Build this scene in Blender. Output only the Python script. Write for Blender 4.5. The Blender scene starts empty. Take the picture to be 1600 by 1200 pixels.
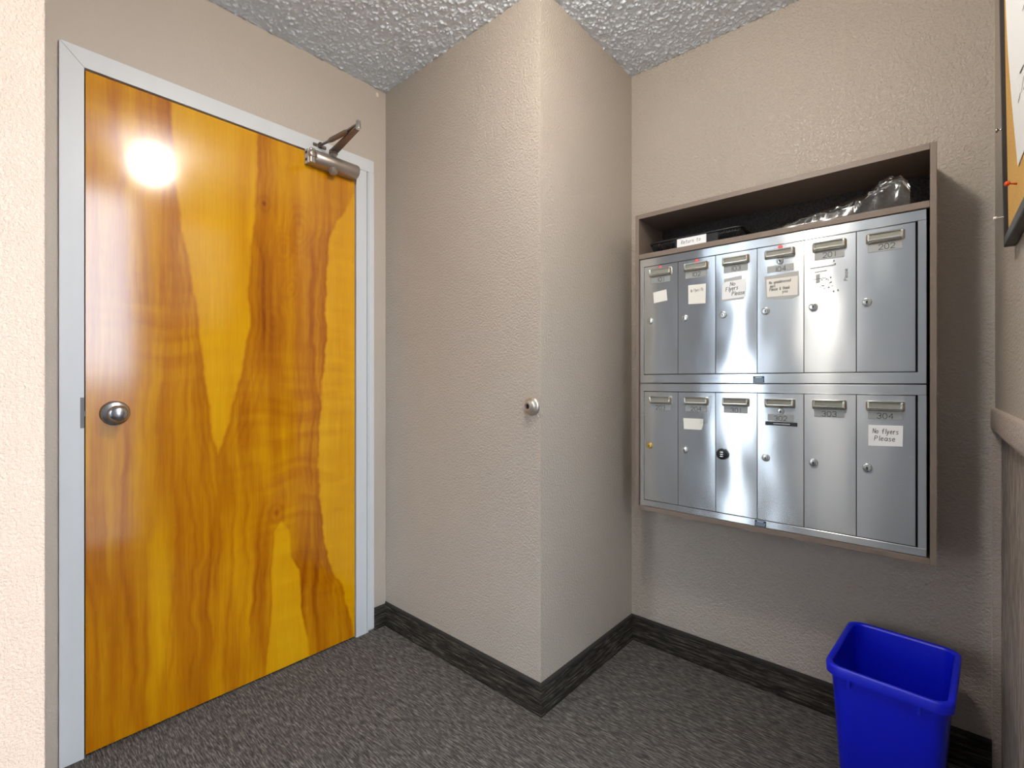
import bpy, bmesh, math, random
import numpy as np
from mathutils import Vector, Matrix, noise

random.seed(4)
scene = bpy.context.scene
COL = scene.collection

# ------------------------------------------------------------------ camera, world, lights, exposure
cam_data = bpy.data.cameras.new('camera')
cam = bpy.data.objects.new('camera', cam_data)
COL.objects.link(cam)
cam.location = (0.0, 0.0, 1.11)
cam.rotation_euler = (math.radians(90), 0, math.radians(41.449))
cam_data.sensor_width = 36.0
cam_data.lens = 748.2 / 1600 * 36
cam_data.shift_y = -4.4 / 1600
cam_data.clip_start = 0.01
scene.camera = cam

world = bpy.data.worlds.new('world')
scene.world = world
world.use_nodes = True
wn = world.node_tree
for n in list(wn.nodes):
    wn.nodes.remove(n)
w_out = wn.nodes.new('ShaderNodeOutputWorld')
w_bg = wn.nodes.new('ShaderNodeBackground')
w_tc = wn.nodes.new('ShaderNodeTexCoord')
w_sep = wn.nodes.new('ShaderNodeSeparateXYZ')
w_ramp = wn.nodes.new('ShaderNodeValToRGB')
wn.links.new(w_tc.outputs['Generated'], w_sep.inputs[0])
w_map = wn.nodes.new('ShaderNodeMapRange')
w_map.inputs['From Min'].default_value = -0.1
w_map.inputs['From Max'].default_value = 0.1
wn.links.new(w_sep.outputs['Z'], w_map.inputs['Value'])
wn.links.new(w_map.outputs[0], w_ramp.inputs[0])
w_ramp.color_ramp.elements[0].position = 0.46
w_ramp.color_ramp.elements[0].color = (0.10, 0.11, 0.12, 1)     # ground outside
w_ramp.color_ramp.elements[1].position = 0.56
w_ramp.color_ramp.elements[1].color = (0.80, 0.90, 1.0, 1)      # sky
wn.links.new(w_ramp.outputs[0], w_bg.inputs['Color'])
w_bg.inputs['Strength'].default_value = 13.5
wn.links.new(w_bg.outputs[0], w_out.inputs['Surface'])

sun_d = bpy.data.lights.new('sun', 'SUN')
sun_d.energy = 4.4
sun_d.color = (1.0, 0.95, 0.90)
sun_d.angle = math.radians(0.6)
sun = bpy.data.objects.new('sun', sun_d)
COL.objects.link(sun)
sun.rotation_euler = Vector((-0.93, -0.258, -0.085)).to_track_quat('-Z', 'Y').to_euler()

LAMP_XY = (-0.475, 0.675)
lamp_d = bpy.data.lights.new('ceiling_bulb', 'POINT')
lamp_d.energy = 29.5
lamp_d.color = (1.0, 0.92, 0.81)
lamp_d.shadow_soft_size = 0.08
lamp = bpy.data.objects.new('ceiling_bulb', lamp_d)
COL.objects.link(lamp)
lamp.location = (LAMP_XY[0], LAMP_XY[1], 2.315)

scene.view_settings.view_transform = 'Standard'
scene.view_settings.look = 'None'
scene.view_settings.gamma = 1.0
scene.view_settings.use_curve_mapping = False
scene.view_settings.exposure = 0.26

# ------------------------------------------------------------------ material helpers
def srgb(r, g, b):
    def f(c):
        c /= 255.0
        return c / 12.92 if c <= 0.04045 else ((c + 0.055) / 1.055) ** 2.4
    return (f(r), f(g), f(b), 1.0)

class NT:
    """small node-tree builder"""
    def __init__(self, name):
        self.m = bpy.data.materials.new(name)
        self.m.use_nodes = True
        self.t = self.m.node_tree
        self.b = self.t.nodes['Principled BSDF']
    def n(self, typ, **kw):
        nd = self.t.nodes.new(typ)
        for k, v in kw.items():
            setattr(nd, k, v)
        return nd
    def l(self, a, b):
        self.t.links.new(a, b)
    def set(self, **kw):
        for k, v in kw.items():
            self.b.inputs[k.replace('_', ' ')].default_value = v
        return self
    def pos(self, scale=(1, 1, 1), rot=(0, 0, 0)):
        g = self.n('ShaderNodeNewGeometry')
        mp = self.n('ShaderNodeMapping')
        mp.inputs['Scale'].default_value = scale
        mp.inputs['Rotation'].default_value = rot
        self.l(g.outputs['Position'], mp.inputs['Vector'])
        return mp.outputs[0]
    def noise(self, vec, scale, detail=2, rough=0.5, dist=0.0):
        nd = self.n('ShaderNodeTexNoise')
        nd.inputs['Scale'].default_value = scale
        nd.inputs['Detail'].default_value = detail
        nd.inputs['Roughness'].default_value = rough
        nd.inputs['Distortion'].default_value = dist
        self.l(vec, nd.inputs['Vector'])
        return nd.outputs['Fac']
    def ramp(self, fac, stops):
        nd = self.n('ShaderNodeValToRGB')
        e = nd.color_ramp.elements
        while len(e) < len(stops):
            e.new(0.5)
        for i, (p, c) in enumerate(stops):
            e[i].position = p
            e[i].color = c if len(c) == 4 else (*c, 1)
        self.l(fac, nd.inputs[0])
        return nd.outputs[0]
    def math(self, op, a, b=None):
        nd = self.n('ShaderNodeMath', operation=op)
        for i, v in enumerate((a, b)):
            if v is None:
                continue
            if isinstance(v, (int, float)):
                nd.inputs[i].default_value = v
            else:
                self.l(v, nd.inputs[i])
        return nd.outputs[0]
    def mix(self, fac, a, b):
        nd = self.n('ShaderNodeMix', data_type='RGBA')
        for i, v in ((0, fac), (6, a), (7, b)):
            if isinstance(v, (int, float)):
                nd.inputs[i].default_value = v
            elif isinstance(v, tuple):
                nd.inputs[i].default_value = v
            else:
                self.l(v, nd.inputs[i])
        return nd.outputs[2]
    def bump(self, height, strength=0.5, dist=0.002, prev=None):
        nd = self.n('ShaderNodeBump')
        nd.inputs['Strength'].default_value = strength
        nd.inputs['Distance'].default_value = dist
        self.l(height, nd.inputs['Height'])
        if prev is not None:
            self.l(prev, nd.inputs['Normal'])
        self.l(nd.outputs[0], self.b.inputs['Normal'])
        return nd.outputs[0]
    def base(self, out):
        self.l(out, self.b.inputs['Base Color'])

def plain(name, col, rough=0.5, metal=0.0, spec=0.5, coat=0.0):
    t = NT(name)
    t.set(Base_Color=col, Roughness=rough, Metallic=metal, Specular_IOR_Level=spec, Coat_Weight=coat)
    return t.m

M = {}

def wall_paint(name, c0, c1, rough=0.42, amt=0.8):
    t = NT(name)
    p = t.pos()
    a = t.noise(p, 135, 3, 0.6, 0.1)
    bl = t.ramp(a, [(0.38, (0, 0, 0)), (0.62, (1, 1, 1))])
    fine = t.noise(p, 260, 2, 0.6)
    h = t.math('ADD', t.math('MULTIPLY', bl, 0.8), t.math('MULTIPLY', fine, 0.35))
    t.base(t.mix(t.noise(p, 5, 3), c0, c1))
    t.set(Roughness=rough, Specular_IOR_Level=0.5)
    t.bump(h, amt, 0.0022)
    return t.m

M['wall'] = wall_paint('beige_textured_paint', srgb(185, 174, 162), srgb(179, 169, 157))
M['wall_gloss'] = wall_paint('beige_semigloss_paint', srgb(185, 174, 162), srgb(179, 169, 157), 0.30, 1.0)
M['wall_smooth'] = wall_paint('beige_smooth_paint', srgb(188, 176, 164), srgb(183, 172, 160), 0.5, 0.25)
M['wall_cool'] = wall_paint('unseen_cool_bounce_paint', srgb(214, 226, 240), srgb(210, 222, 236), 0.5, 0.25)  # invented pale blue for the unseen wall, bounces cool light into the steel
M['wall_rough'] = wall_paint('beige_rough_plaster', srgb(184, 170, 159), srgb(176, 161, 150), 0.5, 1.0)

t = NT('popcorn_ceiling')
p = t.pos()
v = t.n('ShaderNodeTexVoronoi', feature='SMOOTH_F1')
v.inputs['Scale'].default_value = 150
t.l(p, v.inputs['Vector'])
h = t.math('ADD', t.math('MULTIPLY', v.outputs['Distance'], -1.0), t.noise(p, 110, 4, 0.7))
t.base(t.mix(t.noise(p, 60, 3), srgb(218, 226, 236), srgb(230, 238, 246)))
t.set(Roughness=0.9)
t.bump(h, 0.6, 0.003)
M['ceiling'] = t.m

def carpet(name, rot, dark, mid, light, sx, sy, thr=0.56):
    t = NT(name)
    p = t.pos((sx, sy, sx if name != 'floor_carpet' else 1), rot)
    a = t.noise(p, 1.0, 3, 0.65, 0.35)
    q = t.pos()
    f = t.noise(q, 420, 2, 0.7)
    c = t.ramp(a, [(0.36, dark), (0.5, mid), (thr + 0.06, light)])
    t.base(t.mix(t.math('MULTIPLY', f, 0.75), c, dark))
    t.set(Roughness=1.0, Specular_IOR_Level=0.1)
    t.bump(t.math('ADD', a, f), 0.8, 0.004)
    return t.m

def floor_carpet():
    t = NT('floor_carpet')
    p = t.pos((30, 250, 1), (0, 0, math.radians(7)))
    a = t.noise(p, 1.0, 3, 0.65, 0.5)
    q = t.pos()
    f = t.noise(q, 480, 2, 0.7)
    c = t.ramp(a, [(0.34, srgb(68, 65, 64)), (0.5, srgb(112, 108, 105)), (0.66, srgb(178, 172, 165))])
    t.base(t.mix(t.math('MULTIPLY', f, 0.8), c, srgb(70, 66, 64)))
    t.set(Roughness=1.0, Specular_IOR_Level=0.1)
    t.bump(t.math('ADD', a, f), 0.9, 0.004)
    return t.m
M['floor'] = floor_carpet()

def base_carpet():
    t = NT('baseboard_carpet')
    p = t.pos((14, 14, 210))
    a = t.noise(p, 1.0, 3, 0.65, 0.4)
    f = t.noise(t.pos(), 500, 2, 0.7)
    c = t.ramp(a, [(0.38, srgb(40, 37, 34)), (0.52, srgb(64, 59, 55)), (0.70, srgb(126, 118, 108))])
    t.base(t.mix(t.math('MULTIPLY', f, 0.6), c, srgb(40, 37, 34)))
    t.set(Roughness=1.0, Specular_IOR_Level=0.1)
    t.bump(t.math('ADD', a, f), 0.8, 0.003)
    return t.m
M['base'] = base_carpet()
M['base_edge'] = plain('baseboard_binding', srgb(54, 51, 49), 0.9, 0, 0.2)

def striated():
    t = NT('striated_wall_covering')
    p = t.pos((60, 60, 16))
    a = t.noise(p, 1.0, 4, 0.7, 0.3)
    f = t.noise(t.pos(), 330, 3, 0.7)
    c = t.ramp(a, [(0.34, srgb(138, 126, 117)), (0.5, srgb(172, 160, 150)), (0.66, srgb(206, 197, 188))])
    t.base(t.mix(t.math('MULTIPLY', f, 0.5), c, srgb(136, 124, 112)))
    t.set(Roughness=0.9)
    t.bump(t.math('ADD', a, f), 0.9, 0.004)
    return t.m
M['striated'] = striated()

t = NT('painted_steel_frame')
t.base(t.mix(t.noise(t.pos((8, 8, 1.2)), 2, 2), srgb(212, 214, 217), srgb(203, 206, 210)))
t.set(Roughness=0.38)
M['frame'] = t.m
M['dark'] = plain('dark_gap', srgb(24, 22, 20), 0.9)

# varnished birch veneer: 'zone' and 'ring' attributes carry the figure of the wood
t = NT('varnished_veneer')
tone = t.n('ShaderNodeAttribute', attribute_name='tone').outputs['Fac']
grain = t.noise(t.pos((1, 150, 6)), 1.0, 4, 0.65, 0.5)
fine = t.noise(t.pos((1, 420, 14)), 1.0, 2, 0.6)
tt = t.math('ADD', tone, t.math('MULTIPLY', t.math('SUBTRACT', grain, 0.5), 0.30))
tt = t.math('ADD', tt, t.math('MULTIPLY', t.math('SUBTRACT', fine, 0.5), 0.12))
t.base(t.ramp(tt, [(0.0, srgb(222, 166, 12)), (0.26, srgb(207, 145, 0)), (0.50, srgb(182, 112, 0)), (0.76, srgb(150, 78, 0)), (1.0, srgb(108, 46, 0))]))
t.set(Roughness=0.5, Specular_IOR_Level=0.0, Coat_Weight=1.0, Coat_Roughness=0.13, Coat_IOR=1.56)
t.bump(t.math('ADD', grain, t.noise(t.pos(), 9, 2)), 0.05, 0.002)
M['wood'] = t.m

# brushed stainless steel, grain running along X
def steel(name, col, rough, aniso, warp):
    t = NT(name)
    brush = t.noise(t.pos((9, 9, 1500)), 1.0, 2, 0.5)
    blot = t.noise(t.pos(), 7, 4, 0.6)
    t.base(t.mix(t.math('MULTIPLY', brush, 0.12), col, tuple(c * 0.84 for c in col[:3]) + (1,)))
    t.set(Metallic=1.0, Anisotropic=aniso, Anisotropic_Rotation=0.25)
    r = t.math('ADD', t.math('MULTIPLY', brush, 0.04), rough)
    r = t.math('ADD', r, t.math('MULTIPLY', blot, 0.04))
    t.l(r, t.b.inputs['Roughness'])
    tg = t.n('ShaderNodeTangent', direction_type='UV_MAP', uv_map='UVMap')
    t.l(tg.outputs[0], t.b.inputs['Tangent'])
    w = t.noise(t.pos((1, 1, 0.55)), 7.0, 1, 0.4)
    b1 = t.bump(w, 1.0, warp)
    return t.m
M['steel'] = steel('brushed_stainless_steel', srgb(210, 213, 216), 0.22, 1.0, 0.004)
M['steel_flat'] = plain('satin_aluminium_plate', srgb(158, 159, 156), 0.45, 0.55)
M['chrome'] = plain('worn_chrome', srgb(205, 205, 200), 0.22, 1.0)
M['slot_rim'] = plain('nickel_slot_rim', srgb(208, 204, 192), 0.24, 1.0)
M['flap'] = plain('dull_slot_flap', srgb(142, 141, 130), 0.6, 0.3)
M['brass'] = plain('brass_lock', srgb(214, 180, 96), 0.3, 1.0)
M['nickel'] = plain('satin_nickel', srgb(178, 178, 180), 0.27, 1.0)
M['satin_beige'] = plain('satin_warm_metal', srgb(192, 184, 174), 0.4, 0.8)
M['strike'] = plain('dull_strike_steel', srgb(118, 118, 120), 0.6, 0.2)
M['bronze'] = plain('painted_aluminium_closer', srgb(176, 166, 158), 0.36, 0.75)
M['bronze_dark'] = plain('dark_closer_steel', srgb(132, 118, 108), 0.4, 0.7)
M['black_plastic'] = plain('black_plastic', srgb(22, 22, 24), 0.35)
M['key_black'] = plain('keyhole_black', srgb(10, 10, 10), 0.8)
M['paper'] = plain('white_paper', srgb(236, 237, 238), 0.7)
M['paper_cream'] = plain('cream_paper', srgb(230, 227, 219), 0.6)
M['ink'] = plain('black_ink', srgb(34, 32, 32), 0.7)
M['ink_faint'] = plain('faint_ink', srgb(120, 112, 100), 0.7)
M['ink_engraved'] = plain('engraved_digit', srgb(36, 36, 36), 0.6)
M['red_dot'] = plain('red_dot_sticker', srgb(222, 92, 100), 0.6)
M['maker'] = plain('navy_maker_label', srgb(42, 74, 100), 0.4)
M['maker_print'] = plain('maker_label_print', srgb(196, 212, 224), 0.5)
M['tape'] = plain('dull_tape', srgb(176, 176, 172), 0.35)
M['emboss'] = plain('black_label_tape', srgb(26, 26, 28), 0.35)
M['emboss_text'] = plain('embossed_white', srgb(190, 190, 190), 0.6)

t = NT('grey_brown_laminate')
a = t.noise(t.pos((30, 30, 30)), 1.0, 4, 0.6)
b = t.noise(t.pos(), 700, 2, 0.6)
t.base(t.mix(t.math('MULTIPLY', b, 0.6), t.mix(a, srgb(134, 118, 106), srgb(120, 106, 95)), srgb(104, 92, 82)))
t.set(Roughness=0.45)
t.bump(b, 0.3, 0.0006)
M['laminate'] = t.m

t = NT('charcoal_backing')
a = t.noise(t.pos(), 190, 4, 0.7)
t.base(t.ramp(a, [(0.35, srgb(40, 38, 39)), (0.7, srgb(84, 80, 80))]))
t.set(Roughness=0.9)
t.bump(a, 0.8, 0.003)
M['charcoal'] = t.m

t = NT('blue_recycling_plastic')
t.base(t.mix(t.noise(t.pos(), 14, 3), srgb(4, 26, 220), srgb(3, 22, 204)))
t.set(Roughness=0.4, Specular_IOR_Level=0.5)
M['blue'] = t.m

t = NT('cork')
t.base(t.ramp(t.noise(t.pos(), 320, 4, 0.7), [(0.3, srgb(186, 140, 66)), (0.55, srgb(214, 170, 92)), (0.75, srgb(226, 186, 110))]))
t.set(Roughness=0.85)
M['cork'] = t.m
M['board_frame'] = plain('black_board_frame', srgb(34, 31, 30), 0.45)
M['white_pin'] = plain('white_pin', srgb(225, 222, 215), 0.4)
M['silver_pin'] = plain('silver_pin', srgb(190, 188, 184), 0.25, 0.9)
M['red_pin'] = plain('orange_red_pin', srgb(226, 78, 36), 0.4)
M['dab'] = plain('pale_putty', srgb(222, 206, 190), 0.7)

# clear crumpled plastic film
t = NT('clear_plastic_film')
nt = t.t
nt.nodes.remove(t.b)
o = nt.nodes['Material Output']
tr = t.n('ShaderNodeBsdfTransparent')
tr.inputs['Color'].default_value = (0.96, 0.96, 0.95, 1)
gl = t.n('ShaderNodeBsdfGlossy')
gl.inputs['Roughness'].default_value = 0.12
df = t.n('ShaderNodeBsdfDiffuse')
df.inputs['Color'].default_value = (0.75, 0.73, 0.70, 1)
fr = t.n('ShaderNodeFresnel')
fr.inputs['IOR'].default_value = 1.38
m1 = t.n('ShaderNodeMixShader')
m1.inputs[0].default_value = 0.035
t.l(tr.outputs[0], m1.inputs[1])
t.l(df.outputs[0], m1.inputs[2])
m2 = t.n('ShaderNodeMixShader')
t.l(fr.outputs[0], m2.inputs[0])
t.l(m1.outputs[0], m2.inputs[1])
t.l(gl.outputs[0], m2.inputs[2])
t.l(m2.outputs[0], o.inputs['Surface'])
M['film'] = t.m

# ------------------------------------------------------------------ geometry helpers
WORLD = {}

def empty(name, loc, label=None, cat=None, group=None, kind=None, parent=None):
    o = bpy.data.objects.new(name, None)
    COL.objects.link(o)
    o.empty_display_size = 0.05
    place(o, loc, parent)
    tag(o, label, cat, group, kind)
    return o

def tag(o, label=None, cat=None, group=None, kind=None):
    if label: o['label'] = label
    if cat: o['category'] = cat
    if group: o['group'] = group
    if kind: o['kind'] = kind
    return o

def place(o, loc, parent):
    loc = Vector(loc)
    WORLD[o.name] = loc
    if parent is not None:
        o.parent = parent
        o.location = loc - WORLD[parent.name]
    else:
        o.location = loc

class MB:
    """collects shapes given in world coordinates; build() links ONE mesh object"""
    def __init__(self):
        self.v, self.f, self.mi, self.sm = [], [], [], []
    def add(self, verts, faces, mi=0, smooth=False):
        o = len(self.v)
        self.v += [tuple(p) for p in verts]
        self.f += [tuple(i + o for i in f) for f in faces]
        self.mi += [mi] * len(faces)
        self.sm += [smooth] * len(faces)
        return self
    def bm(self, bm, mi=0, smooth=False, mat=None):
        if mat is not None:
            bmesh.ops.transform(bm, matrix=mat, verts=bm.verts)
        bm.verts.index_update()
        self.add([v.co[:] for v in bm.verts], [[v.index for v in f.verts] for f in bm.faces], mi, smooth)
        bm.free()
        return self
    def box(self, a, b, bevel=0.0, seg=1, mi=0, mat=None):
        bm = bmesh.new()
        bmesh.ops.create_cube(bm, size=1.0)
        lo = Vector([min(a[i], b[i]) for i in range(3)])
        hi = Vector([max(a[i], b[i]) for i in range(3)])
        for v in bm.verts:
            v.co = Vector([(lo[i] + hi[i]) / 2 + v.co[i] * (hi[i] - lo[i]) for i in range(3)])
        if bevel > 0:
            bmesh.ops.bevel(bm, geom=list(bm.edges), offset=bevel, segments=seg, profile=0.6, affect='EDGES')
        return self.bm(bm, mi, False, mat)
    def lathe(self, prof, origin, axis, n=32, mi=0, smooth=True, cap=True, ref=None):
        """prof: list of (radius, along)"""
        ax = Vector(axis).normalized()
        u = Vector(ref) if ref else (Vector((0, 0, 1)) if abs(ax.z) < 0.9 else Vector((1, 0, 0)))
        u = (u - ax * u.dot(ax)).normalized()
        w = ax.cross(u)
        O = Vector(origin)
        vs, fs = [], []
        for r, s in prof:
            for k in range(n):
                a = 2 * math.pi * k / n
                vs.append(O + ax * s + (u * math.cos(a) + w * math.sin(a)) * r)
        for i in range(len(prof) - 1):
            for k in range(n):
                k2 = (k + 1) % n
                fs.append((i * n + k, i * n + k2, (i + 1) * n + k2, (i + 1) * n + k))
        if cap:
            fs.append(tuple(range(n - 1, -1, -1)))
            fs.append(tuple((len(prof) - 1) * n + k for k in range(n)))
        return self.add(vs, fs, mi, smooth)
    def tube(self, pts, r, n=10, mi=0, closed=False):
        pts = [Vector(p) for p in pts]
        rs = r if isinstance(r, (list, tuple)) else [r] * len(pts)
        vs, fs = [], []
        L = len(pts)
        up = None
        for i, p in enumerate(pts):
            if closed:
                d = pts[(i + 1) % L] - pts[i - 1]
            else:
                d = pts[min(i + 1, L - 1)] - pts[max(i - 1, 0)]
            d.normalize()
            if up is None:
                up = Vector((0, 0, 1)) if abs(d.z) < 0.9 else Vector((1, 0, 0))
            u = (up - d * up.dot(d)).normalized()
            up = u
            w = d.cross(u)
            for k in range(n):
                a = 2 * math.pi * k / n
                vs.append(p + (u * math.cos(a) + w * math.sin(a)) * rs[i])
        for i in range(L if closed else L - 1):
            j = (i + 1) % L
            for k in range(n):
                k2 = (k + 1) % n
                fs.append((i * n + k, i * n + k2, j * n + k2, j * n + k))
        if not closed:
            fs.append(tuple(range(n - 1, -1, -1)))
            fs.append(tuple((L - 1) * n + k for k in range(n)))
        return self.add(vs, fs, mi, True)
    def loft(self, rings, mi=0, smooth=False, cap0=False, cap1=False):
        n = len(rings[0])
        vs = [p for r in rings for p in r]
        fs = []
        for i in range(len(rings) - 1):
            for k in range(n):
                k2 = (k + 1) % n
                fs.append((i * n + k, i * n + k2, (i + 1) * n + k2, (i + 1) * n + k))
        if cap0: fs.append(tuple(range(n - 1, -1, -1)))
        if cap1: fs.append(tuple((len(rings) - 1) * n + k for k in range(n)))
        return self.add(vs, fs, mi, smooth)
    def build(self, name, mats, parent=None, loc=None, autosmooth=None):
        if not isinstance(mats, (list, tuple)):
            mats = [mats]
        if loc is None:
            loc = WORLD[parent.name] if parent is not None else Vector((0, 0, 0))
        loc = Vector(loc)
        me = bpy.data.meshes.new(name)
        vs = [(p[0] - loc.x, p[1] - loc.y, p[2] - loc.z) for p in self.v]
        me.from_pydata(vs, [], self.f)
        for m in mats:
            me.materials.append(m)
        me.polygons.foreach_set('material_index', self.mi)
        me.polygons.foreach_set('use_smooth', self.sm)
        bm = bmesh.new()
        bm.from_mesh(me)
        bmesh.ops.recalc_face_normals(bm, faces=bm.faces)
        bm.to_mesh(me)
        bm.free()
        uv = me.uv_layers.new(name='UVMap')
        co = np.array(self.v, dtype=np.float32)
        idx = np.empty(len(me.loops), dtype=np.int32)
        me.loops.foreach_get('vertex_index', idx)
        c = co[idx]
        uvs = np.stack([c[:, 0] + c[:, 1] * 0.37, c[:, 2] + c[:, 1] * 0.11], 1).astype(np.float32)
        uv.data.foreach_set('uv', uvs.ravel())
        me.update()
        o = bpy.data.objects.new(name, me)
        COL.objects.link(o)
        place(o, loc, parent)
        if autosmooth:
            me.shade_smooth()
            me.set_sharp_from_angle(angle=math.radians(autosmooth))
        return o

def struct(name, mb, mats, parent=None, **kw):
    o = mb.build(name, mats, parent, **kw)
    if parent is None:
        o['kind'] = 'structure'
    return o

def rrect(cx, cz, w, h, r, n=5):
    """rounded rectangle outline in (x, z)"""
    pts = []
    for (sx, sz, a0) in ((1, 1, 0), (-1, 1, 90), (-1, -1, 180), (1, -1, 270)):
        for k in range(n + 1):
            a = math.radians(a0 + 90 * k / n)
            pts.append((cx + sx * (w / 2 - r) + r * math.cos(a), cz + sz * (h / 2 - r) + r * math.sin(a)))
    return pts

# single-stroke lettering: x 0..4, baseline 0, x-height 4, cap height 6
GL = {
 '0': [[(1,0),(0,1.5),(0,4.5),(1,6),(3,6),(4,4.5),(4,1.5),(3,0),(1,0)]],
 '1': [[(2,0),(2,6)]],
 '2': [[(0,4.6),(0.8,6),(3,6),(4,4.8),(3.6,3.2),(0,0),(4,0)]],
 '3': [[(0,5.2),(1,6),(3,6),(4,5),(3.6,3.6),(2,3.2),(3.7,2.7),(4,1.2),(3,0),(1,0),(0,0.9)]],
 '4': [[(3.2,0),(3.2,6),(0,2),(4.2,2)]],
 'N': [[(0,0),(0.2,6),(3.6,0),(3.9,6)]],
 'F': [[(0.4,0),(0.4,5.8),(3.8,6)],[(0.4,3.2),(3,3.4)]],
 'P': [[(0.3,0),(0.6,6),(3,6),(3.8,4.8),(3,3.2),(0.5,2.8)]],
 'R': [[(0.3,0),(0.5,6),(3,6),(3.8,4.8),(3,3.4),(0.5,3.0),(3.9,0)]],
 'a': [[(3.6,3.6),(1.6,4),(0.3,2.4),(0.6,0.6),(2,0),(3.4,1.4),(3.6,3.8),(3.7,0)]],
 'd': [[(3.5,3.2),(1.6,4),(0.3,2.2),(0.8,0.4),(2.4,0.2),(3.5,1.6)],[(3.7,6.2),(3.5,0)]],
 'e': [[(0.4,2),(3.4,2.3),(3,3.7),(1.6,4),(0.4,2.6),(0.6,0.8),(1.8,0),(3.6,0.6)]],
 'f': [[(3.4,5.6),(2.4,6.2),(1.5,5.2),(1.4,0)],[(0.2,3.6),(3,3.7)]],
 'h': [[(0.4,6),(0.4,0)],[(0.4,2.6),(1.8,3.9),(3.2,3.2),(3.4,0)]],
 'i': [[(1.6,4),(1.6,0)],[(1.6,5.4),(1.7,5.8)]],
 'k': [[(0.5,6),(0.5,0)],[(3.3,4),(0.6,1.9),(3.5,0)]],
 'l': [[(1.6,6.2),(1.6,0.2),(2.2,0)]],
 'm': [[(0,4),(0,0)],[(0,3),(1,4),(1.9,3.2),(2,0)],[(2,3),(3,4),(3.9,3.2),(4,0)]],
 'n': [[(0.4,4),(0.4,0)],[(0.4,2.8),(1.8,4),(3.2,3.2),(3.4,0)]],
 'o': [[(2,4),(0.5,3),(0.5,1),(2,0),(3.5,1),(3.5,3),(2,4)]],
 'r': [[(0.6,4),(0.7,0)],[(0.7,2.4),(1.8,3.8),(3.3,3.9)]],
 's': [[(3.3,3.6),(1.8,4),(0.7,3.2),(2,2.2),(3.3,1.2),(2.2,0.1),(0.4,0.4)]],
 't': [[(1.8,5.8),(1.7,0.6),(2.6,0),(3.2,0.3)],[(0.3,4),(3.4,4.2)]],
 'u': [[(0.4,4),(0.5,0.8),(1.6,0),(3.1,1)],[(3.3,4),(3.4,0)]],
 'y': [[(0.4,4),(1.8,0.6)],[(3.6,4),(1.6,-1),(0.4,-2.2)]],
 'z': [[(0.4,4),(3.4,3.9),(0.4,0.1),(3.6,0)]],
 '.': [[(1,0),(1.4,0.3)]], '!': [[(1.6,6),(1.6,2)],[(1.6,0.3),(1.6,0)]],
 '&': [[(3.8,0),(0.8,4.6),(1.6,6),(2.8,5),(0.4,1.6),(1.4,0),(3.8,2.4)]],
 ' ': [],
}

def lettering(mb, text, x0, z0, h, y, w=None, mi=1, slant=0.0, rise=0.0, adv=5.4, line=None, jitter=0.0, vertical=False, fit=None):
    """ribbons of ink on a plane facing -Y; h = cap height"""
    s = h / 6.0
    sx = 1.0
    if fit:
        tot = sum(adv if c not in '1il.!' else adv * 0.62 for c in text) - (adv - 4)
        sx = fit / (tot * s)
    lw = (line or h * 0.11) / 2
    rnd = random.Random(hash(text) % 1000 if False else sum(map(ord, text)))
    x = 0.0
    for ch in text:
        jx = rnd.uniform(-jitter, jitter)
        jz = rnd.uniform(-jitter, jitter)
        for st in GL.get(ch, []):
            pts = []
            for (px, pz) in st:
                gx = (px + jx + x + pz * slant) * s * sx
                gz = (pz + jz) * s
                if vertical:
                    gx, gz = -gz, gx
                gz += rise * gx
                pts.append((x0 + gx, z0 + gz))
            for (a, b) in zip(pts[:-1], pts[1:]):
                dx, dz = b[0] - a[0], b[1] - a[1]
                L = math.hypot(dx, dz) or 1e-6
                nx, nz = -dz / L * lw, dx / L * lw
                ex, ez = dx / L * lw * 0.6, dz / L * lw * 0.6
                mb.add([(a[0] + nx - ex, y, a[1] + nz - ez), (a[0] - nx - ex, y, a[1] - nz - ez),
                        (b[0] - nx + ex, y, b[1] - nz + ez), (b[0] + nx + ex, y, b[1] + nz + ez)], [(0, 1, 2, 3)], mi)
        x += adv if ch not in '1il.!' else adv * 0.62
    return x * s

# ------------------------------------------------------------------ key planes (metres)
XA = -1.885      # door wall
YB = 1.260       # short return wall
XB = -0.985      # face of the boxed-out corner towards the mailboxes
YM = 1.899       # mailbox wall
XR = 0.126       # right wall above the ledge
ZC = 2.43        # ceiling
YDL, YDR, ZD = 0.2226, 1.1009, 2.033     # door opening

# ------------------------------------------------------------------ setting
struct('floor', MB().box((-2.3, -2.0, -0.1), (0.6, 2.3, 0.0)), M['floor'])
def lattice_noise(u, v, seed, n=256):
    """smooth lattice noise in -1..1"""
    g = np.random.RandomState(seed).uniform(-1, 1, (n, n))
    iu, iv = np.floor(u).astype(int), np.floor(v).astype(int)
    fu, fv = u - iu, v - iv
    fu, fv = fu * fu * (3 - 2 * fu), fv * fv * (3 - 2 * fv)
    G = lambda a, b: g[(iu + a) % n, (iv + b) % n]
    return (G(0, 0) * (1 - fu) + G(1, 0) * fu) * (1 - fv) + (G(0, 1) * (1 - fu) + G(1, 1) * fu) * fv
mb = MB().box((-2.3, -2.0, ZC + 0.001), (0.6, 2.3, ZC + 0.1))
gx_, gy_ = np.arange(-1.95, 0.20, 0.0034), np.arange(0.10, 1.96, 0.0034)
GX, GY = np.meshgrid(gx_, gy_)
pop = np.clip(lattice_noise(GX / 0.0078, GY / 0.0078, 1) + 0.5 * lattice_noise(GX / 0.0050, GY / 0.0050, 2), 0, 1.2) * 0.0058 + 0.0012 * lattice_noise(GX / 0.0045, GY / 0.0045, 3)
n_ = GX.shape[1]
ii_ = np.arange(GX.size).reshape(GX.shape)
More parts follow.
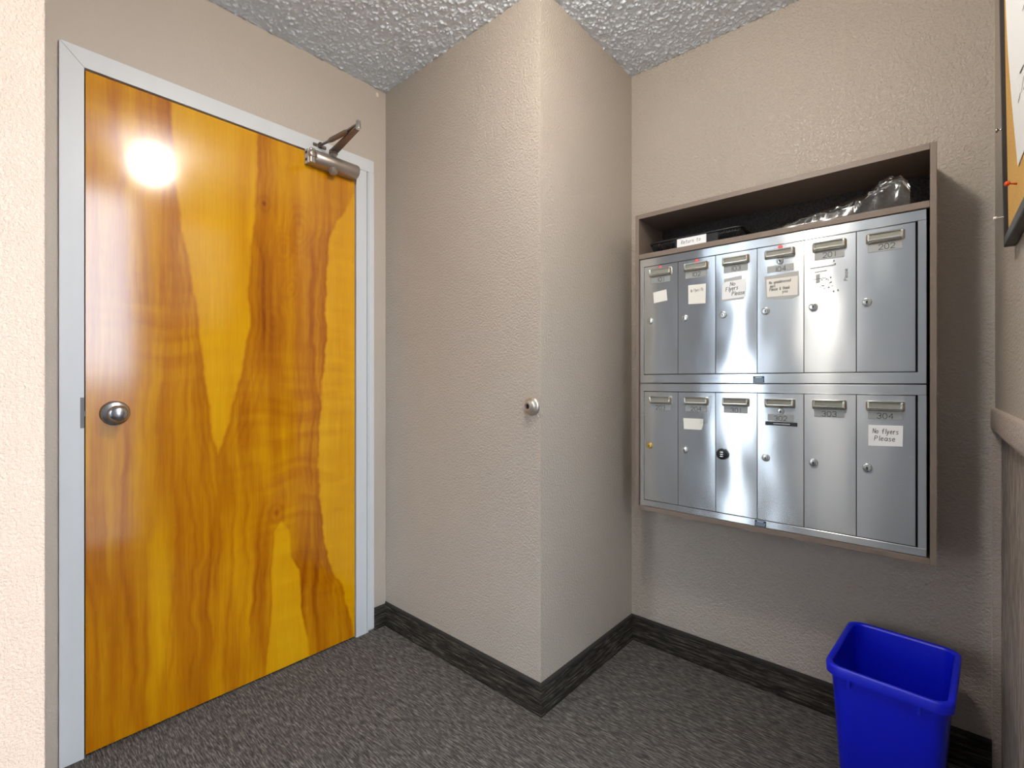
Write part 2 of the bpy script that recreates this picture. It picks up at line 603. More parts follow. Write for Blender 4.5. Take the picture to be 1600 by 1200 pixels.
mb.add(np.stack([GX.ravel(), GY.ravel(), (ZC - pop).ravel()], 1).tolist(),
       np.stack([ii_[:-1, :-1].ravel(), ii_[1:, :-1].ravel(), ii_[1:, 1:].ravel(), ii_[:-1, 1:].ravel()], 1).tolist(), 0, True)
struct('ceiling', mb, M['ceiling'])

# door wall, with a real opening for the door
mb = MB()
mb.box((XA - 0.14, 0.10, 0), (XA, YDL - 0.03, ZC))
mb.box((XA - 0.14, YDR + 0.03, 0), (XA, YB + 0.1, ZC))
mb.box((XA - 0.14, YDL - 0.03, ZD + 0.03), (XA, YDR + 0.03, ZC))
mb.box((XA - 0.16, 0.10, 0), (XA - 0.14, YB + 0.1, ZC))
struct('wall_left', mb, M['wall_smooth'])
# near bump-out left of the door
struct('wall_near_left', MB().box((-2.1, -0.30, 0), (-1.80, 0.134, ZC)), M['wall_rough'])
struct('wall_far_left', MB().box((-2.1, -1.75, 0), (-1.81, -0.30, ZC)), M['laminate'])  # unseen stretch, coloured brown only to darken reflections in the left mailboxes
# boxed-out corner
struct('wall_corner', MB().box((-2.05, YB, 0), (XB, 2.1, ZC)), M['wall'])
struct('wall_back', MB().box((XB - 0.02, YM, 0), (0.4, YM + 0.15, ZC)), M['wall_gloss'])
# right wall: upper plaster, lower striated covering set back, glazed entrance nearer the camera
YE = 0.75
struct('wall_right', MB().box((XR, YE, 1.0), (XR + 0.2, YM + 0.05, ZC)), M['wall'])
struct('wall_right_lower', MB().box((0.139, YE, 0), (XR + 0.2, YM + 0.05, 1.0)), M['striated'])
# unseen wall with a tall sidelight opening, coloured pale blue to brighten mailbox reflections
mb = MB()
mb.box((-2.1, -1.75, 0), (-1.60, -1.6, ZC))
mb.box((-1.30, -1.75, 0), (0.6, -1.6, ZC))
mb.box((-1.60, -1.75, 2.1), (-1.30, -1.6, ZC))
mb.box((-1.60, -1.75, 0), (-1.30, -1.6, 0.3))
struct('wall_front', mb, M['wall_cool'])
# entrance frame on the right of the camera
mb = MB()
mb.box((XR + 0.02, 0.70, 0), (XR + 0.10, YE, ZC), 0.003)
mb.box((XR + 0.02, 0.36, 2.33), (XR + 0.10, 0.70, ZC), 0.003)
mb.box((XR + 0.02, 0.36, 0), (XR + 0.10, 0.70, 0.12), 0.003)
mb.box((XR, -1.75, 0), (XR + 0.2, 0.36, ZC))
struct('wall_entrance', mb, M['frame'])

# ledge: plaster cap on the lower right wall, rounded front, running towards the entrance
prof = [(0.20, 1.036), (0.1265, 1.036), (0.1205, 1.034), (0.1175, 1.028), (0.1175, 0.982), (0.1185, 0.975), (0.122, 0.972), (0.20, 0.972)]
n_seg = 60
rings = []
for i in range(n_seg + 1):
    y = YE + (YM - 0.0005 - YE) * i / n_seg
    ring = []
    for j, (x, z) in enumerate(prof):
        d = 0.0016 * noise.noise(Vector((x * 9, y * 40, z * 40))) if 0 < j < len(prof) - 1 else 0
        ring.append((x + d, y, z + d))
    rings.append(ring)
mb = MB()
mb.loft(rings, 0, True, True, True)
struct('trim_1', mb, M['wall_rough'], autosmooth=50)
# narrow upright batten in the corner under the ledge
struct('trim_2', MB().box((0.1195, YM - 0.007, 0.0), (0.139, YM, 0.973), 0.0015), M['wall_rough'])

# carpet baseboards with bound top edge
def mitre(name, a, b, nrm, ea, eb, h=0.104, th=0.009):
    """ends lean by ea / eb times the offset along the run so neighbours meet in a mitre"""
    a, b, nrm = Vector(a), Vector(b), Vector(nrm)
    d = (b - a).normalized()
    prof = [(0, 0.0), (th + 0.004, 0.0), (th + 0.001, 0.006), (th, 0.015), (th, h - 0.012)]
    edge = [(th, h - 0.012), (th + 0.0012, h - 0.008), (th + 0.0004, h - 0.003), (th - 0.003, h), (0, h)]
    mb = MB()
    for pr, mi in ((prof, 0), (edge, 1)):
        n = len(pr)
        vs = [(a + nrm * o + d * ea * o + Vector((0, 0, z)))[:] for o, z in pr] + \
             [(b + nrm * o + d * eb * o + Vector((0, 0, z)))[:] for o, z in pr]
        mb.add(vs, [(k, k + 1, n + k + 1, n + k) for k in range(n - 1)], mi, True)
    return struct(name, mb, [M['base'], M['base_edge']])
mitre('baseboard_left', (XA, 1.193, 0), (XA, YB, 0), (1, 0, 0), 0, -1, 0.094)
mitre('baseboard_return', (XA, YB, 0), (XB, YB, 0), (0, -1, 0), 1, 1, 0.104)
mitre('baseboard_corner', (XB, YB, 0), (XB, YM, 0), (1, 0, 0), -1, -1, 0.104)
mitre('baseboard_back', (XB, YM, 0), (0.1195, YM, 0), (0, -1, 0), 1, 0, 0.104)

# ------------------------------------------------------------------ door
door = empty('door_1', (XA, 0.66, 0), kind='structure')
door['label'] = 'amber varnished wood veneer door in a pale grey steel frame'
XF = -1.875                                       # face of the steel frame
mb = MB()
# left jamb and head meet in a mitre; small bevels catch the light
def prism(mb, poly, x0, x1, mi=0):
    n = len(poly)
    vs = [(x0, y, z) for y, z in poly] + [(x1, y, z) for y, z in poly]
    fs = [tuple(range(n)), tuple(range(2 * n - 1, n - 1, -1))]
    fs += [(k, (k + 1) % n, n + (k + 1) % n, n + k) for k in range(n)]
    mb.add(vs, fs, mi)
YL0, ZT = 0.1690, 2.0885
g = 0.0006
prism(mb, [(YL0, 0), (YDL, 0), (YDL, ZD - g), (YL0, ZT - g)], XA - 0.1, XF)
struct('frame_jamb', mb, M['frame'], door)
mb = MB()
prism(mb, [(YDL + g, ZD), (1.1585, ZD), (1.1585, ZD + 0.001), (1.192, ZD + 0.001), (1.192, ZT), (YL0 + g, ZT)], XA - 0.1, XF)
struct('frame_head', mb, M['frame'], door)
mb = MB()
prism(mb, [(YDR + 0.006, 0), (1.1575, 0), (1.1575, ZD - g), (YDR + 0.006, ZD - g)], XA - 0.1, XF - 0.001)
mb.box((XA - 0.1, 1.1600, 0), (XF + 0.001, 1.165, ZD - g), 0.0008)
mb.box((XA - 0.1, 1.1655, 0.012), (XF + 0.0035, 1.192, ZD - g), 0.002, 2)
struct('frame_jamb', mb, M['frame'], door)
# dark rebate behind the gap
mb = MB()
mb.box((XA - 0.10, YDL - 0.004, 0), (XA - 0.055, YDR + 0.03, ZD + 0.004))
struct('door_stop_rebate', mb, M['dark'], door)

# leaf: dense front grid carrying the veneer figure
B1 = [(0.435,2.033),(0.445,1.881),(0.454,1.736),(0.469,1.612),(0.485,1.53),(0.502,1.425),(0.517,1.318),(0.528,1.188),(0.544,1.056),(0.559,0.923),(0.575,0.85),(0.583,0.741),(0.587,0.538),(0.573,0.43),(0.566,0.2),(0.560,0.0)]
B2 = [(0.706,2.033),(0.699,1.808),(0.684,1.616),(0.671,1.45),(0.679,1.334),(0.658,1.193),(0.628,1.054),(0.607,0.964),(0.575,0.85)]
B3 = [(1.10,1.98),(1.097,1.926),(1.061,1.834),(1.017,1.782),(0.983,1.681),(0.975,1.547),(0.969,1.414),(0.975,1.283),(0.956,1.125),(0.95,0.994),(0.939,0.864),(0.939,0.708),(0.953,0.549),(0.975,0.386),(1.014,0.29),(1.04,0.255),(1.067,0.143),(1.097,0.021)]
TL = [(0.792,0.574),(0.766,0.541),(0.761,0.445),(0.754,0.374),(0.758,0.252),(0.747,0.16),(0.733,0.0)]
TR = [(0.792,0.574),(0.821,0.528),(0.828,0.426),(0.861,0.367),(0.868,0.213),(0.892,0.077),(0.902,0.0)]
def curve_at(pts, z):
    p = sorted(pts, key=lambda q: q[1])
    return np.interp(z, [q[1] for q in p], [q[0] for q in p])
LY0, LY1, LZ0, LZ1 = YDL + 0.0035, YDR - 0.0005, 0.008, ZD - 0.006
NY, NZ = 236, 540
ys = np.linspace(LY0, LY1, NY)
zs = np.linspace(LZ0, LZ1, NZ)
YY, ZZ = np.meshgrid(ys, zs)
def wob(f, a, ph):
    return a * (np.sin(ZZ * f + ph) + 0.5 * np.sin(ZZ * f * 2.3 + ph * 1.7) + 0.3 * np.sin(ZZ * f * 4.9 + YY * 11 + ph))
d1 = YY - curve_at(B1, ZZ) - wob(38, 0.0018, 0.3)
d2 = YY - curve_at(B2, ZZ) - wob(33, 0.0022, 1.9)
d3 = YY - curve_at(B3, ZZ) - wob(41, 0.0026, 4.1)
dl = YY - curve_at(TL, ZZ) - wob(36, 0.0012, 2.2)
dr = YY - curve_at(TR, ZZ) - wob(31, 0.0014, 5.2)
def sstep(x, e):
    return np.clip(x / e * 0.5 + 0.5, 0, 1)
vee = np.where(ZZ > 0.85, np.minimum(d1, -d2), -1.0)
right = np.where(ZZ < 1.98, d3, -1.0)
tongue = np.where(ZZ < 0.574, np.minimum(dl, -dr), -1.0)
zone = np.maximum.reduce([sstep(vee, 0.006), sstep(right, 0.006), sstep(tongue, 0.004)])
def vnoise(u, v, seed):
    return lattice_noise(u, v, seed, 64)
def gauss(d, w):
    return np.exp(-(d / w) ** 2)
def patch(cy, cz, sy, sz):
    return np.exp(-((YY - cy) / sy) ** 2 - ((ZZ - cz) / sz) ** 2)
# a slow sideways drift shared by all the growth lines, so they run together
drift = 0.016 * vnoise(YY * 3 + 2, ZZ * 3.2, 1) + 0.007 * vnoise(YY * 6 + 5, ZZ * 9, 2) + 0.0025 * vnoise(YY * 10, ZZ * 26, 3)
tone = 0.47 - 0.31 * zone
heart = 1 - zone
# broad flame bands and mottling
tone += heart * (0.16 * vnoise((YY + drift) * 30 + 9, ZZ * 2.2, 4) + 0.10 * vnoise((YY + drift) * 75, ZZ * 3.5, 5))
tone += zone * (0.06 * vnoise((YY + drift) * 24, ZZ * 1.8 + 3, 6) + 0.04 * vnoise((YY + drift) * 70, ZZ * 3, 16))
# growth lines close to the boundaries of the pale wood
for (dd, lo, hi, a) in ((d1, 0.35, 2.1, 1), (-d2, 0.85, 2.1, 1), (d3, 0.0, 1.8, 1), (dl, 0.0, 0.58, .7), (-dr, 0.0, 0.58, .35)):
    msk = np.clip((ZZ - lo) * 12, 0, 1) * np.clip((hi - ZZ) * 12, 0, 1) * a
    k = 0.6 + 0.4 * vnoise(ZZ * 5, ZZ * 0 + 7.5, 7)
    tone += msk * k * heart * (0.26 * gauss(dd + 0.006, 0.007) + 0.18 * gauss(dd + 0.024 + drift, 0.005) + 0.15 * gauss(dd + 0.041 + 1.4 * drift, 0.006) + 0.10 * gauss(dd + 0.066 + 1.8 * drift, 0.007))
# wandering dark streaks of the heartwood
rs = np.random.RandomState(12)
for (y0, z0, z1, a, w) in ((0.250, 0.0, 0.9, .22, .007), (0.290, 0.1, 0.8, .16, .010), (0.345, 0.0, 1.0, .20, .006), (0.395, 0.1, 0.8, .14, .009), (0.455, 0.0, 1.1, .18, .006),
                           (0.500, 0.0, 0.95, .24, .007), (0.560, 0.0, 0.72, .22, .006), (0.605, 0.0, 0.84, .26, .006), (0.650, 0.0, 0.78, .18, .008), (0.700, 0.0, 0.75, .20, .006), (0.735, 0.0, 0.7, .18, .008),
                           (0.330, 1.2, 1.55, .20, .006), (0.400, 1.1, 1.6, .16, .008), (0.450, 1.1, 1.75, .16, .006), (0.300, 1.65, 2.0, .14, .010), (0.385, 1.7, 2.0, .14, .009),
                           (0.730, 1.15, 1.75, .22, .007), (0.765, 1.1, 1.7, .14, .010), (0.700, 0.85, 1.1, .22, .008), (0.81, 1.0, 1.6, .16, .008), (0.850, 0.8, 1.55, .16, .006), (0.905, 0.6, 1.75, .24, .008), (0.930, 0.55, 1.7, .22, .006), (0.880, 0.0, 0.6, .2, .009), (0.94, 0.0, 0.5, .16, .008)):
    msk = np.clip((ZZ - z0) * 7, 0, 1) * np.clip((z1 - ZZ) * 7, 0, 1)
    dd = YY - y0 + 1.5 * drift + 0.010 * np.sin(ZZ * rs.uniform(3, 6) + rs.uniform(0, 6))
    tone += a * msk * heart * (gauss(dd, w) * (0.7 + 0.3 * vnoise(ZZ * 9 + y0 * 50, YY * 3, 8)) + 0.35 * np.where(dd < 0, gauss(dd, w * 5), 0))
# curly ripples lying across the grain
rip = vnoise(YY * 8 + 0.6 * vnoise(YY * 5, ZZ * 7, 9), ZZ * 46 + 1.2 * vnoise(YY * 7, ZZ * 4, 10), 11)
msk = 0.9 * patch(0.42, 1.28, 0.10, 0.16) + 0.9 * patch(0.80, 0.98, 0.17, 0.22) + 0.6 * patch(1.03, 1.0, 0.07, 0.8) + 0.55 * patch(0.86, 0.62, 0.12, 0.3) + 0.5 * patch(0.34, 1.9, 0.12, 0.12) + 0.35 * patch(0.82, 0.3, 0.06, 0.2) + 0.12
tone += 0.13 * rip * np.clip(msk, 0, 1)
# swirling burl at the upper right
for (cy, cz, r, f) in ((0.86, 1.70, 0.085, 210), (0.80, 1.60, 0.06, 230), (0.93, 1.63, 0.05, 220), (0.83, 1.47, 0.055, 260), (0.76, 1.33, 0.06, 180)):
    rr = np.hypot((YY - cy) * 1.25, (ZZ - cz) * 0.8) + 0.02 * vnoise(YY * 20, ZZ * 14, 13)
    tone += 0.045 * np.sin(rr * f) * np.exp(-(rr / r) ** 2) + 0.06 * np.exp(-(rr / r) ** 2)
for (cy, cz, r) in ((0.728, 1.774, 0.008), (0.773, 0.607, 0.010)):
    rr = np.hypot(YY - cy, (ZZ - cz) * 0.8)
    tone += 0.5 * gauss(rr, r) + 0.12 * gauss(rr - 2.6 * r, r * 0.8)
# lighter lights in the lower heartwood
tone -= heart * (0.20 * patch(0.29, 0.6, 0.035, 0.35) + 0.16 * patch(0.43, 0.3, 0.05, 0.3) + 0.14 * patch(0.25, 0.25, 0.03, 0.2) + 0.14 * patch(0.53, 0.55, 0.03, 0.3) + 0.14 * patch(0.67, 0.25, 0.03, 0.22) + 0.16 * patch(0.30, 1.8, 0.06, 0.2) + 0.12 * patch(0.62, 0.45, 0.03, 0.2))
tone += 0.10 * patch(0.66, 1.75, 0.03, 0.35) * zone + heart * 0.10 * patch(0.95, 0.35, 0.06, 0.3)
tone -= heart * 0.14 * patch(0.86, 1.98, 0.16, 0.20)
tone = 0.40 + (tone - 0.40) * np.where(tone > 0.40, 0.74, 1.0)
tone = np.clip(tone, 0, 1)
vs = np.stack([np.full(YY.size, -1.8785), YY.ravel(), ZZ.ravel()], 1)
ii = np.arange(NY * NZ).reshape(NZ, NY)
quads = np.stack([ii[:-1, :-1].ravel(), ii[:-1, 1:].ravel(), ii[1:, 1:].ravel(), ii[1:, :-1].ravel()], 1)
# back and edges of the leaf
nb = len(vs)
XBK = -1.922
back = [(XBK, LY0, LZ0), (XBK, LY1, LZ0), (XBK, LY1, LZ1), (XBK, LY0, LZ1)]
bottom = ii[0, :].tolist()
top = ii[-1, :].tolist()
lft = ii[:, 0].tolist()
rgt = ii[:, -1].tolist()
faces = quads.tolist()
faces += [(nb + 3, nb + 2, nb + 1, nb)]
faces += [tuple(reversed(bottom)) + (nb, nb + 1)]
faces += [tuple(top) + (nb + 2, nb + 3)]
faces += [tuple(lft) + (nb + 3, nb)]
faces += [tuple(reversed(rgt)) + (nb + 1, nb + 2)]
me = bpy.data.meshes.new('door_leaf')
me.from_pydata([tuple(np.array(v) - np.array((XA, 0.66, 0))) for v in vs.tolist() + back], [], faces)
for nm, arr in (('tone', tone),):
    at = me.attributes.new(nm, 'FLOAT', 'POINT')
    at.data.foreach_set('value', np.concatenate([arr.ravel(), np.full(4, 0.3)]).astype(np.float32))
me.materials.append(M['wood'])
me.update()
leaf = bpy.data.objects.new('door_leaf', me)
COL.objects.link(leaf)
place(leaf, (XA, 0.66, 0), door)

# knob
KX, KY, KZ = -1.8785, 0.294, 1.0125
mb = MB()
mb.lathe([(0.0375, 0), (0.0375, 0.002), (0.036, 0.006), (0.030, 0.0095), (0.018, 0.0115), (0.014, 0.013)], (KX, KY, KZ), (1, 0, 0), 48)
rose = mb.build('knob_rosette', M['nickel'], door, (KX, KY, KZ))
mb = MB()
mb.lathe([(0.012, 0.010), (0.0125, 0.026), (0.019, 0.032), (0.0245, 0.040), (0.0255, 0.047), (0.0225, 0.055), (0.014, 0.0605), (0.004, 0.0622), (0.0005, 0.0623)], (KX, KY, KZ), (1, 0, 0), 48)
mb.build('door_knob', M['nickel'], door, (KX, KY, KZ))
# strike plate and latch in the gap left of the leaf
mb = MB()
mb.box((XF - 0.02, YDL - 0.0085, 0.972), (XF + 0.0008, YDL + 0.0006, 1.062), 0.0005)
mb.box((XF - 0.03, YDL - 0.0005, 1.006), (XF + 0.0018, YDL + 0.0040, 1.022), 0.0008)
mb.build('strike_plate', M['strike'], door, (XF, YDL, 1.015))

# ------------------------------------------------------------------ door closer
closer = empty('door_closer', (-1.8785, 0.98, 1.96), 'brown metal hydraulic door closer with folded arm at top right of the wooden door', 'door closer')
XD = -1.8785
CZ = 2.0005
mb = MB()
ring0 = []
def body_ring(y, s=1.0):
    pts = []
    for k in range(28):
        a = 2 * math.pi * k / 28
        cx = math.cos(a)
        # flat towards the door, round towards the room
        x = 0.030 * cx if cx > 0 else 0.026 * max(cx, -1)
        if cx < -0.2:
            x = -0.027
        pts.append((XD + 0.0285 + x * s, y, CZ + 0.0285 * math.sin(a) * s))
    return pts
mb.loft([body_ring(0.905, 0.93), body_ring(0.908), body_ring(1.088), body_ring(1.0925, 0.95), body_ring(1.0935, 0.80)], 0, True, True, True)
mb.build('closer_body', M['bronze'], closer, autosmooth=40)
mb = MB()
mb.box((XD + 0.001, 0.884, CZ - 0.029), (XD + 0.045, 0.9045, CZ + 0.029), 0.004, 2)
mb.lathe([(0.016, 0), (0.017, 0.006), (0.012, 0.012), (0.010, 0.013)], (XD + 0.036, 0.893, CZ + 0.006), (1, 0, 0), 24)
mb.build('closer_bracket', M['bronze'], closer)
mb = MB()
mb.box((XD + 0.002, 0.8795, CZ - 0.029), (XD + 0.034, 0.8845, CZ + 0.029), 0.001)
ep = mb.build('end_plate', M['frame'], closer)
for dz in (-0.014, 0.014):
    m2_ = MB()
    m2_.lathe([(0.0062, 0), (0.0062, 0.001), (0.004, 0.0014)], (XD + 0.018, 0.8797, CZ + dz), (0, -1, 0), 16)
    m2_.build('screw', M['key_black'], ep)
mb = MB()
mb.lathe([(0.017, 0), (0.017, 0.014), (0.0155, 0.019), (0.010, 0.0225), (0.003, 0.0235)], (XD + 0.030, 0.982, CZ - 0.024), (0.55, 0, -0.75), 28)
mb.build('adjusting_cap', M['bronze'], closer, autosmooth=40)
PV = Vector((XD + 0.034, 0.985, 2.045))
EL = Vector((-1.593, 0.948, 2.052))
SH = Vector((-1.864, 0.940, 2.0645))
mb = MB()
mb.lathe([(0.013, -0.03), (0.013, -0.006), (0.0175, -0.005), (0.0175, 0.006), (0.012, 0.008)], PV, (0, 0, 1), 24)
mb.build('pinion', M['bronze'], closer, autosmooth=40)
def bar(mb, a, b, wa, wb, ta, tb, mi=0):
    a, b = Vector(a), Vector(b)
    d = (b - a).normalized()
    s = d.cross(Vector((0, 0, 1))).normalized()
    u = s.cross(d)
    rings = []
    for p, w, tt in ((a, wa, ta), (b, wb, tb)):
        rings.append([(p + s * sx * w / 2 + u * sz * tt / 2)[:] for sx, sz in ((1, 1), (-1, 1), (-1, -1), (1, -1))])
    mb.loft(rings, mi, False, True, True)
mb = MB()
bar(mb, PV + Vector((0, 0, 0.003)), EL + Vector((0, 0, -0.006)), 0.031, 0.019, 0.008, 0.008)
mb.build('main_arm', M['bronze_dark'], closer)
mb = MB()
mid1 = SH.lerp(EL, 0.22); mid2 = SH.lerp(EL, 0.30); mid3 = SH.lerp(EL, 0.68); mid4 = SH.lerp(EL, 0.74)
mb.tube([SH, mid1, mid2], 0.0048, 10)
mb.tube([mid1, mid2, mid3, mid4], [0.0055, 0.0095, 0.0095, 0.006], 12)
bar(mb, mid3, EL + Vector((0, 0, 0.003)), 0.012, 0.016, 0.006, 0.006)
mb.build('forearm', M['bronze_dark'], closer)
mb = MB()
mb.lathe([(0.0095, -0.012), (0.0095, 0.008), (0.0085, 0.010), (0.0085, 0.016), (0.005, 0.019)], EL, (0, 0, 1), 20)
mb.build('elbow_pin', M['chrome'], closer, autosmooth=40)
mb = MB()
mb.box((XF, 0.913, 2.0585), (XF + 0.004, 0.968, 2.0710), 0.0015)
mb.box((XF + 0.003, 0.932, 2.0555), (XF + 0.018, 0.949, 2.0585), 0.001)
mb.box((XF + 0.003, 0.932, 2.0700), (XF + 0.018, 0.949, 2.0730), 0.001)
mb.lathe([(0.006, -0.009), (0.006, 0.011)], SH, (0, 0, 1), 16)
for yy in (0.919, 0.962):
    mb.lathe([(0.006, 0), (0.0050, 0.003), (0.002, 0.004)], (XF + 0.004, yy, 2.0647), (1, 0, 0), 14)
mb.build('arm_shoe', M['bronze_dark'], closer)

# ------------------------------------------------------------------ wall bumper and dab of putty
stop = empty('wall_door_stop', (-1.0205, YB, 1.0255), 'small round silver door stop screwed to the narrow wall near the outer corner', 'door stop')
mb = MB()
mb.lathe([(0.032, 0), (0.032, 0.004), (0.029, 0.010), (0.020, 0.0125), (0.0185, 0.0125)], (-1.0205, YB, 1.0255), (0, -1, 0), 40)
mb.build('stop_rosette', M['satin_beige'], stop, autosmooth=50)
mb = MB()
mb.lathe([(0.0205, 0.010), (0.0200, 0.014), (0.0178, 0.0155), (0.0170, 0.017), (0.0162, 0.026), (0.0145, 0.029), (0.0098, 0.029), (0.0088, 0.022)], (-1.0205, YB, 1.0255), (0, -1, 0), 40, cap=False)
mb.build('stop_barrel', M['satin_beige'], stop, autosmooth=50)
mb = MB()
mb.lathe([(0.0088, 0.018), (0.0088, 0.0225), (0.003, 0.0225)], (-1.0205, YB, 1.0255), (0, -1, 0), 24)
mb.build('stop_hole', M['key_black'], stop)
mb = MB()
bm = bmesh.new()
bmesh.ops.create_icosphere(bm, subdivisions=3, radius=1)
for v in bm.verts:
    v.co *= 1 + 0.15 * noise.noise(v.co * 2)
    v.co = Vector((v.co.x * 0.004 + XA + 0.002, v.co.y * 0.0085 + 1.215 + 0.0004 * v.co.z, v.co.z * 0.011 + 2.399))
mb.bm(bm, 0, True)
o = mb.build('putty_dab', M['dab'], None, (XA, 1.215, 2.399))
tag(o, 'tiny pale putty dab on the wall just under the ceiling corner above the door closer', 'putty')

# ------------------------------------------------------------------ mail cabinet
YF = 1.682
cab = empty('mail_cabinet', (-0.427, YM, 0.623), 'grey-brown laminate wall cabinet with open top shelf enclosing the steel mailboxes', 'cabinet')
bv = 0.0008
CX0, CX1, CZ0, CZ1 = -0.8575, 0.0042, 0.623, 1.7416
mb = MB().box((CX0, YF, CZ0), (CX0 + 0.0145, YM - 0.0005, CZ1), bv); mb.build('side_panel', M['laminate'], cab)
mb = MB().box((CX1 - 0.0140, YF, CZ0), (CX1, YM - 0.0005, CZ1), bv); mb.build('side_panel', M['laminate'], cab)
mb = MB().box((CX0 + 0.0146, YF, CZ1 - 0.0172), (CX1 - 0.0141, YM - 0.0005, CZ1), bv); mb.build('top_panel', M['laminate'], cab)
mb = MB().box((CX0 + 0.0146, YF, CZ0), (CX1 - 0.0141, YM - 0.0005, CZ0 + 0.0165), bv); mb.build('bottom_panel', M['laminate'], cab)
mb = MB().box((CX0 + 0.0146, YF + 0.001, 1.5715), (CX1 - 0.0141, YM - 0.0005, 1.5900), bv); mb.build('shelf', M['laminate'], cab)
mb = MB().box((CX0 + 0.0146, YM - 0.008, CZ0 + 0.017), (CX1 - 0.0141, YM - 0.002, 1.571)); mb.build('back_panel', M['laminate'], cab)

mb = MB().box((CX0 + 0.0146, YM - 0.006, 1.5902), (CX1 - 0.0141, YM - 0.0008, CZ1 - 0.0174)); mb.build('shelf_back', M['charcoal'], cab)['label'] = 'dark charcoal textured backing'

# shared small meshes of a mailbox door (origin at the door's own lower-left corner of each fitting)
def slot_mesh():
    mb = MB()
    y0 = 0.0
    def rg(w, h, r, y, dz=0.0):
        return [(x, y, z) for x, z in rrect(0, dz, w, h, r)]
    mb.loft([rg(0.0865, 0.0290, 0.005, 0.0015), rg(0.0860, 0.0285, 0.005, -0.003), rg(0.0785, 0.0225, 0.004, -0.0120, 0.0022),
             rg(0.0772, 0.0212, 0.0035, -0.0126, 0.0023), rg(0.0690, 0.0138, 0.0012, -0.0120, 0.0026), rg(0.0680, 0.0130, 0.001, -0.003, 0.0027)], 0, False)
    fl = rg(0.0686, 0.0134, 0.001, -0.0095, 0.0027)
    mb.add(fl, [tuple(range(len(fl)))], 1)
    return mb
def lock_mesh(body, r=0.0118, ringm=None):
    mb = MB()
    mb.lathe([(r, 0.001), (r, -0.002), (r * 0.96, -0.0045), (r * 0.86, -0.0056), (r * 0.70, -0.0056), (r * 0.66, -0.0048), (r * 0.62, -0.0066), (r * 0.3, -0.0070), (0.0003, -0.0070)], (0, 0, 0), (0, 1, 0), 30, 0, True, False)
    # keyhole: round head over a slit
    kh = [(0.0021 * math.cos(a), -0.0074, 0.0008 + 0.0021 * math.sin(a)) for a in [2 * math.pi * k / 14 for k in range(14)]]
    mb.add(kh, [tuple(range(14))], 1)
    mb.add([(-0.0011, -0.0074, 0), (0.0011, -0.0074, 0), (0.0016, -0.0074, -0.0046), (-0.0016, -0.0074, -0.0046)], [(0, 1, 2, 3)], 1)
    return mb

proto = {}
def fitting(kind, name, loc, parent, label=None):
    """first use builds the mesh, later uses are copies sharing it"""
    if kind in proto:
        o = proto[kind].copy()
        for k in list(o.keys()):
            if k == 'label': del o['label']
        o.parent = None
        COL.objects.link(o)
        place(o, loc, parent)
    else:
        if kind == 'slot':
            o = slot_mesh().build(name, [M['slot_rim'], M['flap']], None, (0, 0, 0), autosmooth=50)
        elif kind == 'lock':
            o = lock_mesh(None).build(name, [M['chrome'], M['key_black']], None, (0, 0, 0), autosmooth=45)
        elif kind == 'lock_brass':
            o = lock_mesh(None, 0.0112).build(name, [M['brass'], M['key_black']], None, (0, 0, 0), autosmooth=45)
        elif kind == 'lock_small':
            o = lock_mesh(None, 0.0100).build(name, [M['chrome'], M['key_black']], None, (0, 0, 0), autosmooth=45)
        proto[kind] = o
        place(o, loc, parent)
    if label:
        o['label'] = label
    return o

